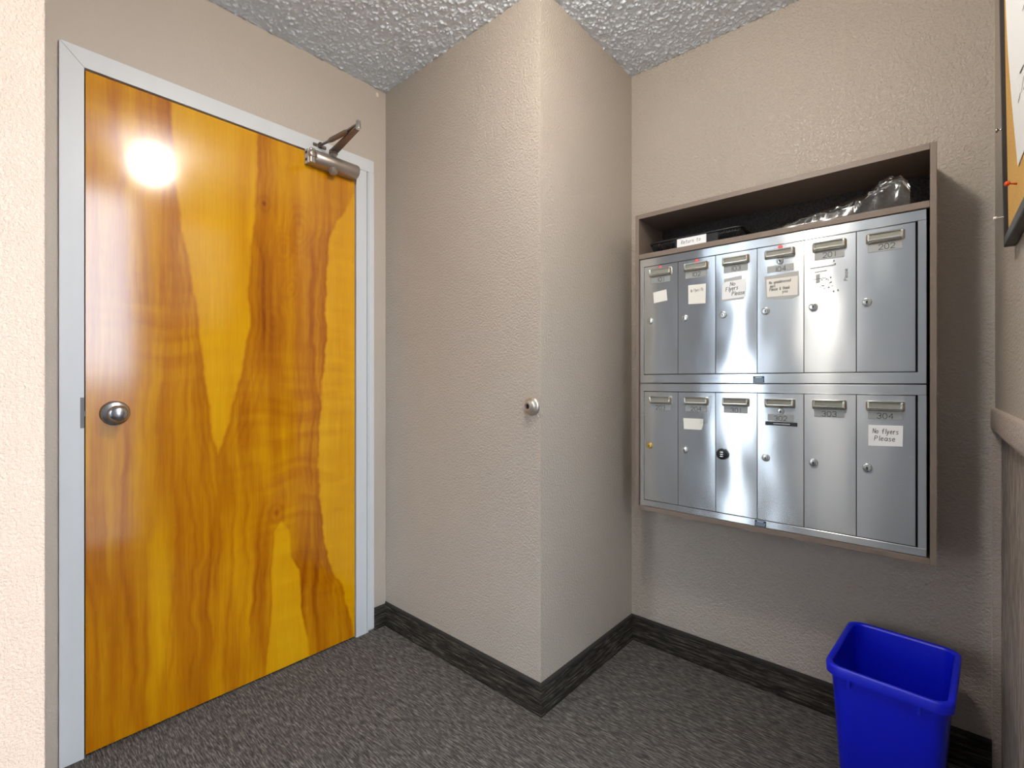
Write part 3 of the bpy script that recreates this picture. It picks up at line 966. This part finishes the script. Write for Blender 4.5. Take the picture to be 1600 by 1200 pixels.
DP = 0.13075                     # door pitch
DX0 = -0.8228
def unit(name, zb, zt, dzb, dzt, nums, label):
    u = empty(name, (-0.428, YF + 0.004, zb), label, 'mailbox')
    y = YF + 0.004
    xl, xr = -0.8400, -0.0163
    ol, orr = DX0 - 0.0010, DX0 + 6 * DP + 0.0035
    # face frame: two stiles, top and bottom rail with lap seams, and the box behind
    mb = MB()
    mb.box((xl, y, zb), (ol, y + 0.012, zt), 0.0008)
    mb.build('frame_stile', M['steel'], u)
    mb = MB()
    mb.box((orr, y, zb), (xr, y + 0.012, zt), 0.0008)
    mb.build('frame_stile', M['steel'], u)
    mb = MB()
    mb.box((xl, y - 0.0012, dzt + 0.0025), (xr, y + 0.012, zt), 0.001)
    mb.build('top_rail', M['steel'], u)
    mb = MB()
    mb.box((xl, y - 0.0012, zb), (xr, y + 0.012, dzb - 0.0030), 0.001)
    mb.build('bottom_rail', M['steel'], u)
    mb = MB()
    mb.box((xl + 0.001, y + 0.012, zb + 0.0005), (xr - 0.001, y + 0.165, zt - 0.0005))
    mb.build('box_body', M['dark'], u)
    doors = []
    for i in range(6):
        x0, x1 = DX0 + i * DP + 0.0012, DX0 + (i + 1) * DP - 0.0012
        # sheet-steel door with folded edges, slightly bellied
        nx, nz = 9, 13
        rnd = random.Random(i * 7 + int(zb * 100))
        amp = rnd.uniform(0.0002, 0.0007)
        grid = []
        for b in range(nz + 1):
            for a in range(nx + 1):
                fx, fz = a / nx, b / nz
                belly = amp * math.sin(math.pi * fx) * math.sin(math.pi * fz)
                belly += 0.00025 * noise.noise(Vector((x0 * 3 + fx * 1.5, zb * 5 + fz * 3.0, 1.3))) * math.sin(math.pi * fx)
                grid.append((x0 + (x1 - x0) * fx, y - 0.0010 - belly, dzb + (dzt - dzb) * fz))
        fs = []
        w_ = nx + 1
        for b in range(nz):
            for a in range(nx):
                fs.append((b * w_ + a, b * w_ + a + 1, (b + 1) * w_ + a + 1, (b + 1) * w_ + a))
        mb = MB()
        mb.add(grid, fs, 0, True)
        # folded returns with a rounded nose
        outer = [grid[a] for a in range(w_)] + [grid[b * w_ + nx] for b in range(1, nz + 1)] + \
                [grid[nz * w_ + a] for a in range(nx - 1, -1, -1)] + [grid[b * w_] for b in range(nz - 1, 0, -1)]
        r1 = []
        r2 = []
        for p in outer:
            ox = -0.0007 if p[0] < x0 + 1e-6 else (0.0007 if p[0] > x1 - 1e-6 else 0)
            oz = -0.0007 if p[2] < dzb + 1e-6 else (0.0007 if p[2] > dzt - 1e-6 else 0)
            r1.append((p[0] + ox, y + 0.0002, p[2] + oz))
            r2.append((p[0] + ox, y + 0.011, p[2] + oz))
        mb.loft([outer, r1, r2], 0, False)
        d = mb.build('mailbox_door', M['steel'], u, (x0, y - 0.001, dzb))
        doors.append((d, x0, y - 0.0013))
    return u, doors

U1, D1 = unit('mailbox_unit', 1.1035, 1.5690, 1.1370, 1.5380, None, 'upper bank of six brushed steel mailboxes numbered 101 to 202')
U2, D2 = unit('mailbox_unit', 0.6410, 1.1005, 0.6655, 1.0700, None, 'lower bank of six brushed steel mailboxes numbered 203 to 304')

def plate(d, y, num, xa, xb, za, zb, off=0.0):
    mb = MB()
    mb.box((xa, y - 0.0011, za), (xb, y + 0.0004, zb), 0.0003)
    h = 0.0140
    wdt = (sum(5.6 if c != '1' else 5.6 * 0.62 for c in num) - 1.6) * h / 6
    lettering(mb, num, (xa + xb) / 2 - wdt / 2 + off, (za + zb) / 2 - h / 2 - 0.0022, h, y - 0.00135, mi=1, line=0.0015, adv=5.6)
    return mb.build('number_plate', [M['steel_flat'], M['ink_engraved']], d)

def paper(d, y, pts, name, mats, lines, label, curl=0.0, border=None):
    """pts: 4+ outline points (x, z); lines: (text, x, z, h, rise)"""
    n = len(pts)
    mb = MB()
    vs = [(x, y - 0.0009, z) for x, z in pts] + [(x, y + 0.0002, z) for x, z in pts]
    mb.add(vs, [tuple(range(n)), tuple(range(2 * n - 1, n - 1, -1))] + [(k, (k + 1) % n, n + (k + 1) % n, n + k) for k in range(n)], 0)
    for ln in lines:
        tx, x, z, h = ln[:4]
        rise = ln[4] if len(ln) > 4 else 0
        wd = ln[5] if len(ln) > 5 else 0.0012
        ft = ln[6] if len(ln) > 6 else None
        lettering(mb, tx, x, z, h, y - 0.0012, mi=1, rise=rise, slant=0.12, line=wd, jitter=0.25, adv=4.9, fit=ft)
    o = mb.build(name, mats, d)
    if label: o['label'] = label
    return o

def dot(d, y, x, z, r=0.0068):
    mb = MB()
    mb.lathe([(r, 0), (r, -0.0006), (r * 0.9, -0.0008)], (x, y, z), (0, 1, 0), 22)
    o = mb.build('dot_sticker', M['red_dot'], d)
    o['label'] = 'round red dot sticker'

nums1 = ['101', '102', '103', '104', '201', '202']
nums2 = ['203', '204', '301', '302', '303', '304']
for i, (d, x0, y) in enumerate(D1):
    cx = x0 + 0.0640
    fitting('slot', 'mail_slot', (cx, y, 1.5112), d)
    fitting('lock', 'lock', (x0 + 0.0235, y, 1.3343), d)
    if i == 3:
        fitting('lock_small', 'lock', (x0 + 0.0652, y, 1.4868), d, 'second lock under the slot')
        plate(d, y, nums1[i], -0.4010, -0.3272, 1.4540, 1.4752)
    else:
        plate(d, y, nums1[i], cx - 0.0378, cx + 0.0372, 1.4728, 1.5010, 0.0 if i < 5 else 0.004)
for i, (d, x0, y) in enumerate(D2):
    cx = x0 + 0.0640
    fitting('slot', 'mail_slot', (cx, y, 1.0405), d)
    if i == 0:
        fitting('lock_brass', 'lock', (x0 + 0.0215, y, 0.8690), d, 'brass lock')
    elif i == 2:
        mb = MB()
        mb.lathe([(0.0185, 0.001), (0.0185, -0.010), (0.0172, -0.0135), (0.0135, -0.0150), (0.0003, -0.0150)], (x0 + 0.0230, y, 0.8646), (0, 1, 0), 36, 0, True, False)
        for dz in (-0.0070, 0.0, 0.0070):
            mb.box((x0 + 0.0180, y - 0.0166, 0.8646 + dz - 0.0021), (x0 + 0.0290, y - 0.0148, 0.8646 + dz + 0.0021), 0.0006, 1, 1)
        mb.build('combination_lock', [M['black_plastic'], M['chrome']], d, autosmooth=40)['label'] = 'black round combination lock with three wheels'
    else:
        fitting('lock', 'lock', (x0 + 0.0240, y, 0.8653), d)
    if i == 3:
        fitting('lock_small', 'lock', (x0 + 0.0665, y, 1.0158), d, 'second lock under the slot')
        plate(d, y, nums2[i], -0.3991, -0.3272, 0.9850, 1.0058)
    else:
        plate(d, y, nums2[i], cx - 0.0378, cx + 0.0372, 1.0038, 1.0268)

d, x0, y = D1[0]
dot(d, y, -0.7585, 1.5308, 0.0055)
paper(d, y, [(-0.786, 1.4395), (-0.783, 1.3995), (-0.7315, 1.4050), (-0.735, 1.4455)], 'blank_label', [M['paper_cream'], M['ink_faint']], [], 'small blank white sticker, slightly tilted')
d, x0, y = D1[1]
dot(d, y, -0.6246, 1.5308)
paper(d, y, [(-0.6545, 1.4490), (-0.6540, 1.3825), (-0.5945, 1.3795), (-0.5935, 1.4475)], 'note', [M['paper_cream'], M['ink_faint']],
      [('No Flyers Plz', -0.6460, 1.4235, 0.0100, 0.02, 0.0010, 0.044)], 'square cream note with faint writing')
d, x0, y = D1[2]
paper(d, y, [(-0.533, 1.4545), (-0.4770, 1.4590), (-0.4770, 1.4460), (-0.5335, 1.4420)], 'tape_strip', [M['tape'], M['ink']], [], 'strip of clear tape')
paper(d, y - 0.0010, [(-0.5385, 1.4350), (-0.5400, 1.3850), (-0.4660, 1.3870), (-0.4640, 1.4470), (-0.5270, 1.4440)], 'note', [M['paper'], M['ink']],
      [('No', -0.5130, 1.4285, 0.0120, 0.0, 0.0016, 0.016), ('Flyers', -0.5270, 1.4110, 0.0135, 0.08, 0.0016, 0.039), ('Please', -0.5080, 1.3955, 0.0125, 0.02, 0.0016, 0.040)], 'white handwritten note asking for no flyers')
paper(d, y - 0.0004, [(-0.5390, 1.3860), (-0.5400, 1.3790), (-0.4720, 1.3800), (-0.4700, 1.3880)], 'tape_strip', [M['tape'], M['ink']], [], 'strip of clear tape')
d, x0, y = D1[3]
dot(d, y, -0.3636, 1.5308)
paper(d, y, [(-0.4090, 1.4440), (-0.4040, 1.3720), (-0.3330, 1.3660), (-0.3120, 1.3740), (-0.3130, 1.4490)], 'tape_sheet', [M['tape'], M['ink']], [], 'wide clear tape over the note')
paper(d, y - 0.0010, [(-0.4030, 1.4340), (-0.4010, 1.3780), (-0.3160, 1.3760), (-0.3155, 1.4340)], 'note', [M['paper_cream'], M['ink']],
      [('No unaddressed', -0.3950, 1.4180, 0.0085, 0.02, 0.0012, 0.060), ('mail.', -0.3920, 1.4070, 0.0080, 0.02, 0.0012, 0.016),
       ('Please & thank', -0.3940, 1.3960, 0.0090, 0.02, 0.0012, 0.057), ('you', -0.3580, 1.3865, 0.0085, 0.02, 0.0012, 0.015)], 'cream handwritten note asking for no unaddressed mail')
d, x0, y = D1[4]
mb = MB()
rnd = random.Random(11)
for k in range(13):
    xx = rnd.uniform(-0.258, -0.208); zz = rnd.uniform(1.385, 1.412)
    w_, h_ = rnd.uniform(0.001, 0.007), rnd.uniform(0.0008, 0.0028)
    mb.add([(xx, y - 0.0010, zz), (xx + w_, y - 0.0010, zz + rnd.uniform(-.001, .002)), (xx + w_, y - 0.0010, zz + h_), (xx, y - 0.0010, zz + h_)], [(0, 1, 2, 3)], 0)
for (xx, zz) in ((-0.232, 1.414), (-0.221, 1.452), (-0.224, 1.462), (-0.2245, 1.372), (-0.214, 1.374)):
    mb.add([(xx, y - 0.0010, zz), (xx + 0.003, y - 0.0010, zz + 0.001), (xx + 0.002, y - 0.0010, zz + 0.006), (xx - 0.001, y - 0.0010, zz + 0.004)], [(0, 1, 2, 3)], 0)
lettering(mb, 'Please', -0.1895, 1.4020, 0.0085, y - 0.0010, mi=0, vertical=True, line=0.0009, adv=4.4)
sm_ = mb.build('ink_smudge', [M['ink_faint']], d); sm_['label'] = 'smudged remains of old writing'; sm_['kind'] = 'stuff'
mb = MB()
for (a, b, c, e) in ((-0.283, 1.449, -0.222, 1.4525), (-0.272, 1.436, -0.240, 1.439), (-0.276, 1.415, -0.242, 1.417), (-0.268, 1.404, -0.258, 1.430)):
    mb.add([(a, y - 0.0009, b), (c, y - 0.0009, b + 0.002), (c, y - 0.0009, e + 0.002), (a, y - 0.0009, e)], [(0, 1, 2, 3)], 0)
mb.build('adhesive_residue', [M['tape']], d)['label'] = 'faint streaks of old adhesive'
d, x0, y = D2[1]
paper(d, y, [(-0.6725, 0.9785), (-0.6700, 0.9400), (-0.6090, 0.9405), (-0.6030, 0.9560), (-0.6025, 0.9790)], 'blank_label', [M['paper_cream'], M['ink_faint']], [], 'blank cream sticker with one cut corner')
# crinkled clear tape at the right of the slot
mb = MB()
gx, gz = 6, 16
vs = []
for b in range(gz + 1):
    for a in range(gx + 1):
        x = -0.600 + 0.028 * a / gx - 0.016 * (1 - b / gz) ** 2
        z = 0.962 + 0.098 * b / gz
        vs.append((x + 0.002 * noise.noise(Vector((a, b * 0.7, 0))), y - 0.0016 - 0.0014 * abs(noise.noise(Vector((a * 0.9, b * 0.8, 3)))), z))
mb.add(vs, [(b * (gx + 1) + a, b * (gx + 1) + a + 1, (b + 1) * (gx + 1) + a + 1, (b + 1) * (gx + 1) + a) for b in range(gz) for a in range(gx)], 0, False)
mb.build('crinkled_tape', [M['film']], d)['label'] = 'crinkled clear tape'
d, x0, y = D2[3]
mb = MB()
mb.box((-0.4066, y - 0.0012, 0.9700), (-0.3170, y + 0.0003, 0.9820), 0.0003)
xx = -0.3830
rnd = random.Random(5)
while xx < -0.338:
    w_ = rnd.uniform(0.0012, 0.0030)
    mb.add([(xx, y - 0.0014, 0.9745), (xx + w_, y - 0.0014, 0.9745), (xx + w_, y - 0.0014, 0.9778), (xx, y - 0.0014, 0.9778)], [(0, 1, 2, 3)], 1)
    xx += w_ + 0.0008
mb.build('embossed_label', [M['emboss'], M['emboss_text']], d)['label'] = 'black label strip with tiny white lettering'
d, x0, y = D2[5]
paper(d, y, [(-0.1415, 0.9865), (-0.1415, 0.9275), (-0.0660, 0.9315), (-0.0650, 0.9880)], 'note', [M['paper'], M['ink']],
      [('No flyers', -0.1315, 0.9640, 0.0130, 0.0, 0.0013, 0.057), ('Please', -0.1280, 0.9440, 0.0130, 0.0, 0.0013, 0.046)], 'white handwritten note asking for no flyers')

def maker(u, x0, z0, x1, z1):
    y = YF + 0.0028
    mb = MB()
    mb.box((x0, y - 0.0008, z0), (x1, y + 0.0003, z1), 0.0002)
    h = z1 - z0
    w = x1 - x0
    rnd = random.Random(3)
    mb.add([(x0 + w * .2, y - .001, z1 - h * .26), (x1 - w * .22, y - .001, z1 - h * .26), (x1 - w * .22, y - .001, z1 - h * .10), (x0 + w * .2, y - .001, z1 - h * .10)], [(0, 1, 2, 3)], 1)
    for r_ in range(3):
        xx = x0 + w * 0.1
        zz = z1 - h * (0.46 + r_ * 0.2)
        while xx < x1 - w * 0.15:
            ww = rnd.uniform(0.0012, 0.004)
            mb.add([(xx, y - .001, zz), (xx + ww, y - .001, zz), (xx + ww, y - .001, zz + h * .09), (xx, y - .001, zz + h * .09)], [(0, 1, 2, 3)], 1)
            xx += ww + 0.0012
    mb.build('maker_label', [M['maker'], M['maker_print']], u)['label'] = 'small navy label with fine pale print'
maker(U1, -0.4430, 1.1050, -0.4095, 1.1262)
maker(U2, -0.4375, 0.6425, -0.4045, 0.6610)

# dented lip at the middle of the lower unit's top rail
# ------------------------------------------------------------------ black basket on the shelf
bk = empty('letter_basket', (-0.652, YF + 0.10, 1.590), 'black slatted plastic basket on the cabinet shelf with a handwritten return sign', 'basket')
bx0, bx1, by0, by1, bz0, bz1 = -0.818, -0.488, YF + 0.035, YF + 0.185, 1.5904, 1.6360
def rr3(x0, x1, y0, y1, r, z, n=5):
    return [(x, y_, z) for x, y_ in rrect((x0 + x1) / 2, (y0 + y1) / 2, x1 - x0, y1 - y0, r, n)]
mb = MB()
mb.tube(rr3(bx0, bx1, by0, by1, 0.022, bz1 - 0.004), 0.0045, 8, 0, True)
mb.build('basket_rim', M['black_plastic'], bk)
mb = MB()
mb.loft([rr3(bx0 + .014, bx1 - .014, by0 + .012, by1 - .012, 0.018, bz0 + .002), rr3(bx0 + .012, bx1 - .012, by0 + .010, by1 - .010, 0.018, bz0 + .010)], 0, True, True, False)
mb.build('basket_base', M['black_plastic'], bk)
mb = MB()
tops = rr3(bx0, bx1, by0, by1, 0.022, bz1 - 0.005, 5)
def along(pts, n):
    P = [Vector(p) for p in pts] + [Vector(pts[0])]
    L = [0]
    for a, b in zip(P[:-1], P[1:]): L.append(L[-1] + (b - a).length)
    out = []
    for k in range(n):
        s = L[-1] * k / n
        for i in range(len(P) - 1):
            if L[i] <= s <= L[i + 1] + 1e-9:
                out.append(P[i].lerp(P[i + 1], (s - L[i]) / max(L[i + 1] - L[i], 1e-9))); break
    return out
tp = along(tops, 96)
bt = along(rr3(bx0 + .012, bx1 - .012, by0 + .010, by1 - .010, 0.018, bz0 + .008), 96)
for a, b in zip(tp, bt):
    mb.tube([b, a], 0.0016, 5)
mb.tube(rr3(bx0 + .004, bx1 - .004, by0 + .003, by1 - .003, 0.02, bz0 + .030), 0.002, 6, 0, True)
sl = mb.build('slat_wall', M['black_plastic'], bk)
sl['kind'] = 'stuff'
mb = MB()
mb.box((bx0 + .10, by0 - .001, bz0 + .006), (bx1 - .075, by0 + .004, bz1 - .006), .001)
mb.build('sign_holder', M['black_plastic'], bk)
ys_ = by0 - 0.0025
mb = MB()
mb.box((-0.7080, ys_ - 0.0005, 1.5925), (-0.6030, ys_ + 0.001, 1.6285), 0.0002)
lettering(mb, 'Return to', -0.6930, 1.6085, 0.0125, ys_ - 0.0009, mi=1, line=0.0011, adv=5.0, slant=0.15, jitter=0.2, fit=0.070)
mb.build('paper_sign', [M['paper'], M['ink']], bk)['label'] = 'white paper sign with handwriting'

# ------------------------------------------------------------------ crumpled clear bag on the shelf
mb = MB()
NU, NV = 90, 36
vs = []
for a in range(NU + 1):
    u = a / NU
    X = -0.372 + 0.322 * u
    hgt = np.interp(u, [0, .12, .3, .5, .66, .78, .88, .94, 1], [.008, .016, .030, .044, .056, .074, .086, .091, .050])
    dep = np.interp(u, [0, .3, .6, .8, 1], [.055, .085, .09, .05, .025])
    for b in range(NV + 1):
        v = b / NV
        ang = math.pi * v
        yy = YF - 0.002 + dep * (0.5 - 0.5 * math.cos(ang))
        zz = 1.5905 + hgt * (math.sin(ang) ** 0.9)
        nn = Vector((X * 26, yy * 26, zz * 20))
        k = (noise.ridged_multi_fractal(nn, 1.0, 2.2, 3, 1.0, 2.0) - 1.0) * 0.0075
        k += 0.006 * noise.noise(Vector((X * 12 + 4, v * 5 + u * 6, 0.3)))
        fade = math.sin(ang) * min(1, u * 8)
        zz += k * fade * (0.5 + hgt * 9)
        yy += (0.010 * noise.noise(Vector((X * 22, v * 6, 9))) + 0.007 * noise.noise(Vector((X * 48, v * 13, 5)))) * fade
        if v < 0.12:                      # front hem droops over the shelf edge
            q = (0.12 - v) / 0.12
            yy = YF - 0.0025 - 0.001 * q
            zz = 1.5915 - (0.010 + 0.004 * math.sin(X * 60)) * q
        else:
            zz = max(zz, 1.5912)
        vs.append((X + 0.006 * noise.noise(Vector((v * 7, u * 9, 2))), yy, zz))
mb.add(vs, [(a * (NV + 1) + b, a * (NV + 1) + b + 1, (a + 1) * (NV + 1) + b + 1, (a + 1) * (NV + 1) + b) for a in range(NU) for b in range(NV)], 0, True)
bag = mb.build('plastic_bag', M['film'], None, (-0.21, YF + 0.05, 1.5905), autosmooth=28)
tag(bag, 'crumpled clear plastic bag lying on the right end of the cabinet shelf', 'bag')

# ------------------------------------------------------------------ recycling bin
bz = 0.365
ang = math.radians(-4.0)
bc = Vector((-0.083, 1.656, 0))
binr = empty('recycling_bin', (bc.x, bc.y, 0), 'empty bright blue plastic recycling bin on the carpet under the mailboxes', 'bin')
def brect(w, l, r, z, n=6):
    out = []
    for x, y_ in rrect(0, 0, w, l, r, n):
        out.append((bc.x + x * math.cos(ang) - y_ * math.sin(ang), bc.y + x * math.sin(ang) + y_ * math.cos(ang), z))
    return out
mb = MB()
W_, L_ = 0.250, 0.326
mb.loft([brect(W_ - .062, L_ - .062, .024, 0.0), brect(W_ - .056, L_ - .056, .027, 0.004), brect(W_ - .016, L_ - .016, .034, bz - .03), brect(W_ - .013, L_ - .013, .034, bz - .006)], 0, True, True, False)
mb.loft([brect(W_ - .020, L_ - .020, .031, bz - .006), brect(W_ - .024, L_ - .024, .031, bz - .03), brect(W_ - .062, L_ - .062, .024, 0.007)], 0, True, False, True)
mb.build('bin_body', M['blue'], binr, autosmooth=40)
mb = MB()
mb.loft([brect(W_ - .012, L_ - .012, .034, bz - .024), brect(W_ + .006, L_ + .006, .036, bz - .026), brect(W_ + .008, L_ + .008, .037, bz - .005),
         brect(W_ + .004, L_ + .004, .036, bz - .001), brect(W_ - .004, L_ - .004, .034, bz), brect(W_ - .014, L_ - .014, .032, bz - .001), brect(W_ - .020, L_ - .020, .031, bz - .006)], 0, True)
mb.build('bin_rim', M['blue'], binr, autosmooth=60)
RM = Matrix.Translation(bc) @ Matrix.Rotation(ang, 4, 'Z')
for xx in (-0.073, 0.066):
    mb = MB()
    mb.box((xx - .0035, -L_ / 2 - .0015, bz - .046), (xx + .0035, -L_ / 2 + .014, bz - .024), .001, 1, 0, RM)
    mb.build('rib', M['blue'], binr)

# ------------------------------------------------------------------ cork board on the right wall
TILT = math.radians(0.75)
bo = Vector((0.1255, 1.40, 1.39))
board = empty('cork_board', bo, 'cork notice board in a black frame on the right wall above the ledge', 'notice board')
BM = Matrix.Translation(bo) @ Matrix.Rotation(-TILT, 4, 'Y')
Yn, Yf_, Ht = -0.62, 0.035, 0.92        # near end, far end (towards the mailboxes), height
def bbox(mb, a, b, bev=0.0, mi=0):
    return mb.box(a, b, bev, 1, mi, BM)
tF = 0.0175
mb = MB(); bbox(mb, (-tF, Yf_ - .020, 0), (0, Yf_, Ht), .0015); mb.build('frame_side', M['board_frame'], board)
mb = MB(); bbox(mb, (-tF, Yn, 0), (0, Yn + .020, Ht), .0015); mb.build('frame_side', M['board_frame'], board)
mb = MB(); bbox(mb, (-tF, Yn + .0205, 0), (0, Yf_ - .0205, .020), .0015); mb.build('frame_bottom', M['board_frame'], board)
mb = MB(); bbox(mb, (-tF, Yn + .0205, Ht - .020), (0, Yf_ - .0205, Ht), .0015); mb.build('frame_top', M['board_frame'], board)
mb = MB(); bbox(mb, (-0.0115, Yn + .0205, .0205), (-0.002, Yf_ - .0205, Ht - .0205)); mb.build('cork_panel', M['cork'], board)
# poster: a curling white sheet with dark pen strokes
mb = MB()
vs = []
PN, PMm = 16, 24
for b in range(PMm + 1):
    for a in range(PN + 1):
        fy, fz = a / PN, b / PMm
        yy = -0.155 - 0.36 * fy + 0.016 * math.sin(math.pi * fz)
        zz = 0.105 + 0.70 * fz
        lift = 0.0012 + 0.010 * (1 - fy) ** 4 * math.sin(math.pi * fz)
        vs.append(BM @ Vector((-0.0115 - lift, yy, zz)))
mb.add(vs, [(b * (PN + 1) + a, b * (PN + 1) + a + 1, (b + 1) * (PN + 1) + a + 1, (b + 1) * (PN + 1) + a) for b in range(PMm) for a in range(PN)], 0, True)
rnd = random.Random(8)
for k in range(26):
    fz = rnd.uniform(0.12, 0.92); fy = rnd.uniform(0.05, 0.8)
    yy = -0.155 - 0.36 * fy + 0.016 * math.sin(math.pi * fz)
    lift = 0.0016 + 0.010 * (1 - fy) ** 4 * math.sin(math.pi * fz)
    zz = 0.105 + 0.70 * fz
    dy, dz = rnd.uniform(0.012, 0.035), rnd.uniform(-0.01, 0.02)
    c = [(-0.0119 - lift, yy, zz), (-0.0119 - lift * 0.7, yy - dy, zz + dz), (-0.0119 - lift * 0.7, yy - dy, zz + dz + .003), (-0.0119 - lift, yy, zz + .003)]
    mb.add([BM @ Vector(p) for p in c], [(0, 1, 2, 3)], 1)
poster = mb.build('poster', [M['paper'], M['ink']], None, BM @ Vector((-0.0115, -0.3, 0.12)))
tag(poster, 'white paper sheet with black pen strokes curling off the cork board', 'paper')
def pin(name, p, dirv, L, r, mat, label):
    P = BM @ Vector(p)
    mb = MB()
    mb.lathe([(r * 0.45, 0), (r * 0.45, L * 0.25), (r * 0.35, L * 0.3), (r * 0.35, L * 0.62), (r, L * 0.7), (r * 1.05, L * 0.95), (r * 0.8, L)], P, dirv, 16)
    o = mb.build(name, mat, None, P)
    tag(o, label, 'pin')
pin('push_pin', (-tF + .0005, Yf_ - .012, .245), (-1, 0.05, 0), .010, .0042, M['silver_pin'], 'small silver pin high on the black far edge of the cork board')
pin('push_pin', (-tF + .0005, Yf_ - .012, .062), (-1, -0.1, -0.08), .016, .0035, M['white_pin'], 'white push pin low on the black far edge of the cork board')
pin('push_pin', (-0.0114, -0.130, .082), (-1, -0.5, 0.12), .018, .0040, M['red_pin'], 'orange-red push pin in the cork beside the sheet')

# ------------------------------------------------------------------ ceiling light (just above the frame)
cl = empty('ceiling_light', (LAMP_XY[0], LAMP_XY[1], ZC), 'round flush ceiling light in front of the mailboxes', 'ceiling light')
mb = MB()
mb.lathe([(0.075, 0.0), (0.075, -0.018), (0.060, -0.024), (0.045, -0.024)], (LAMP_XY[0], LAMP_XY[1], ZC), (0, 0, 1), 36)
mb.build('lamp_base', M['frame'], cl)
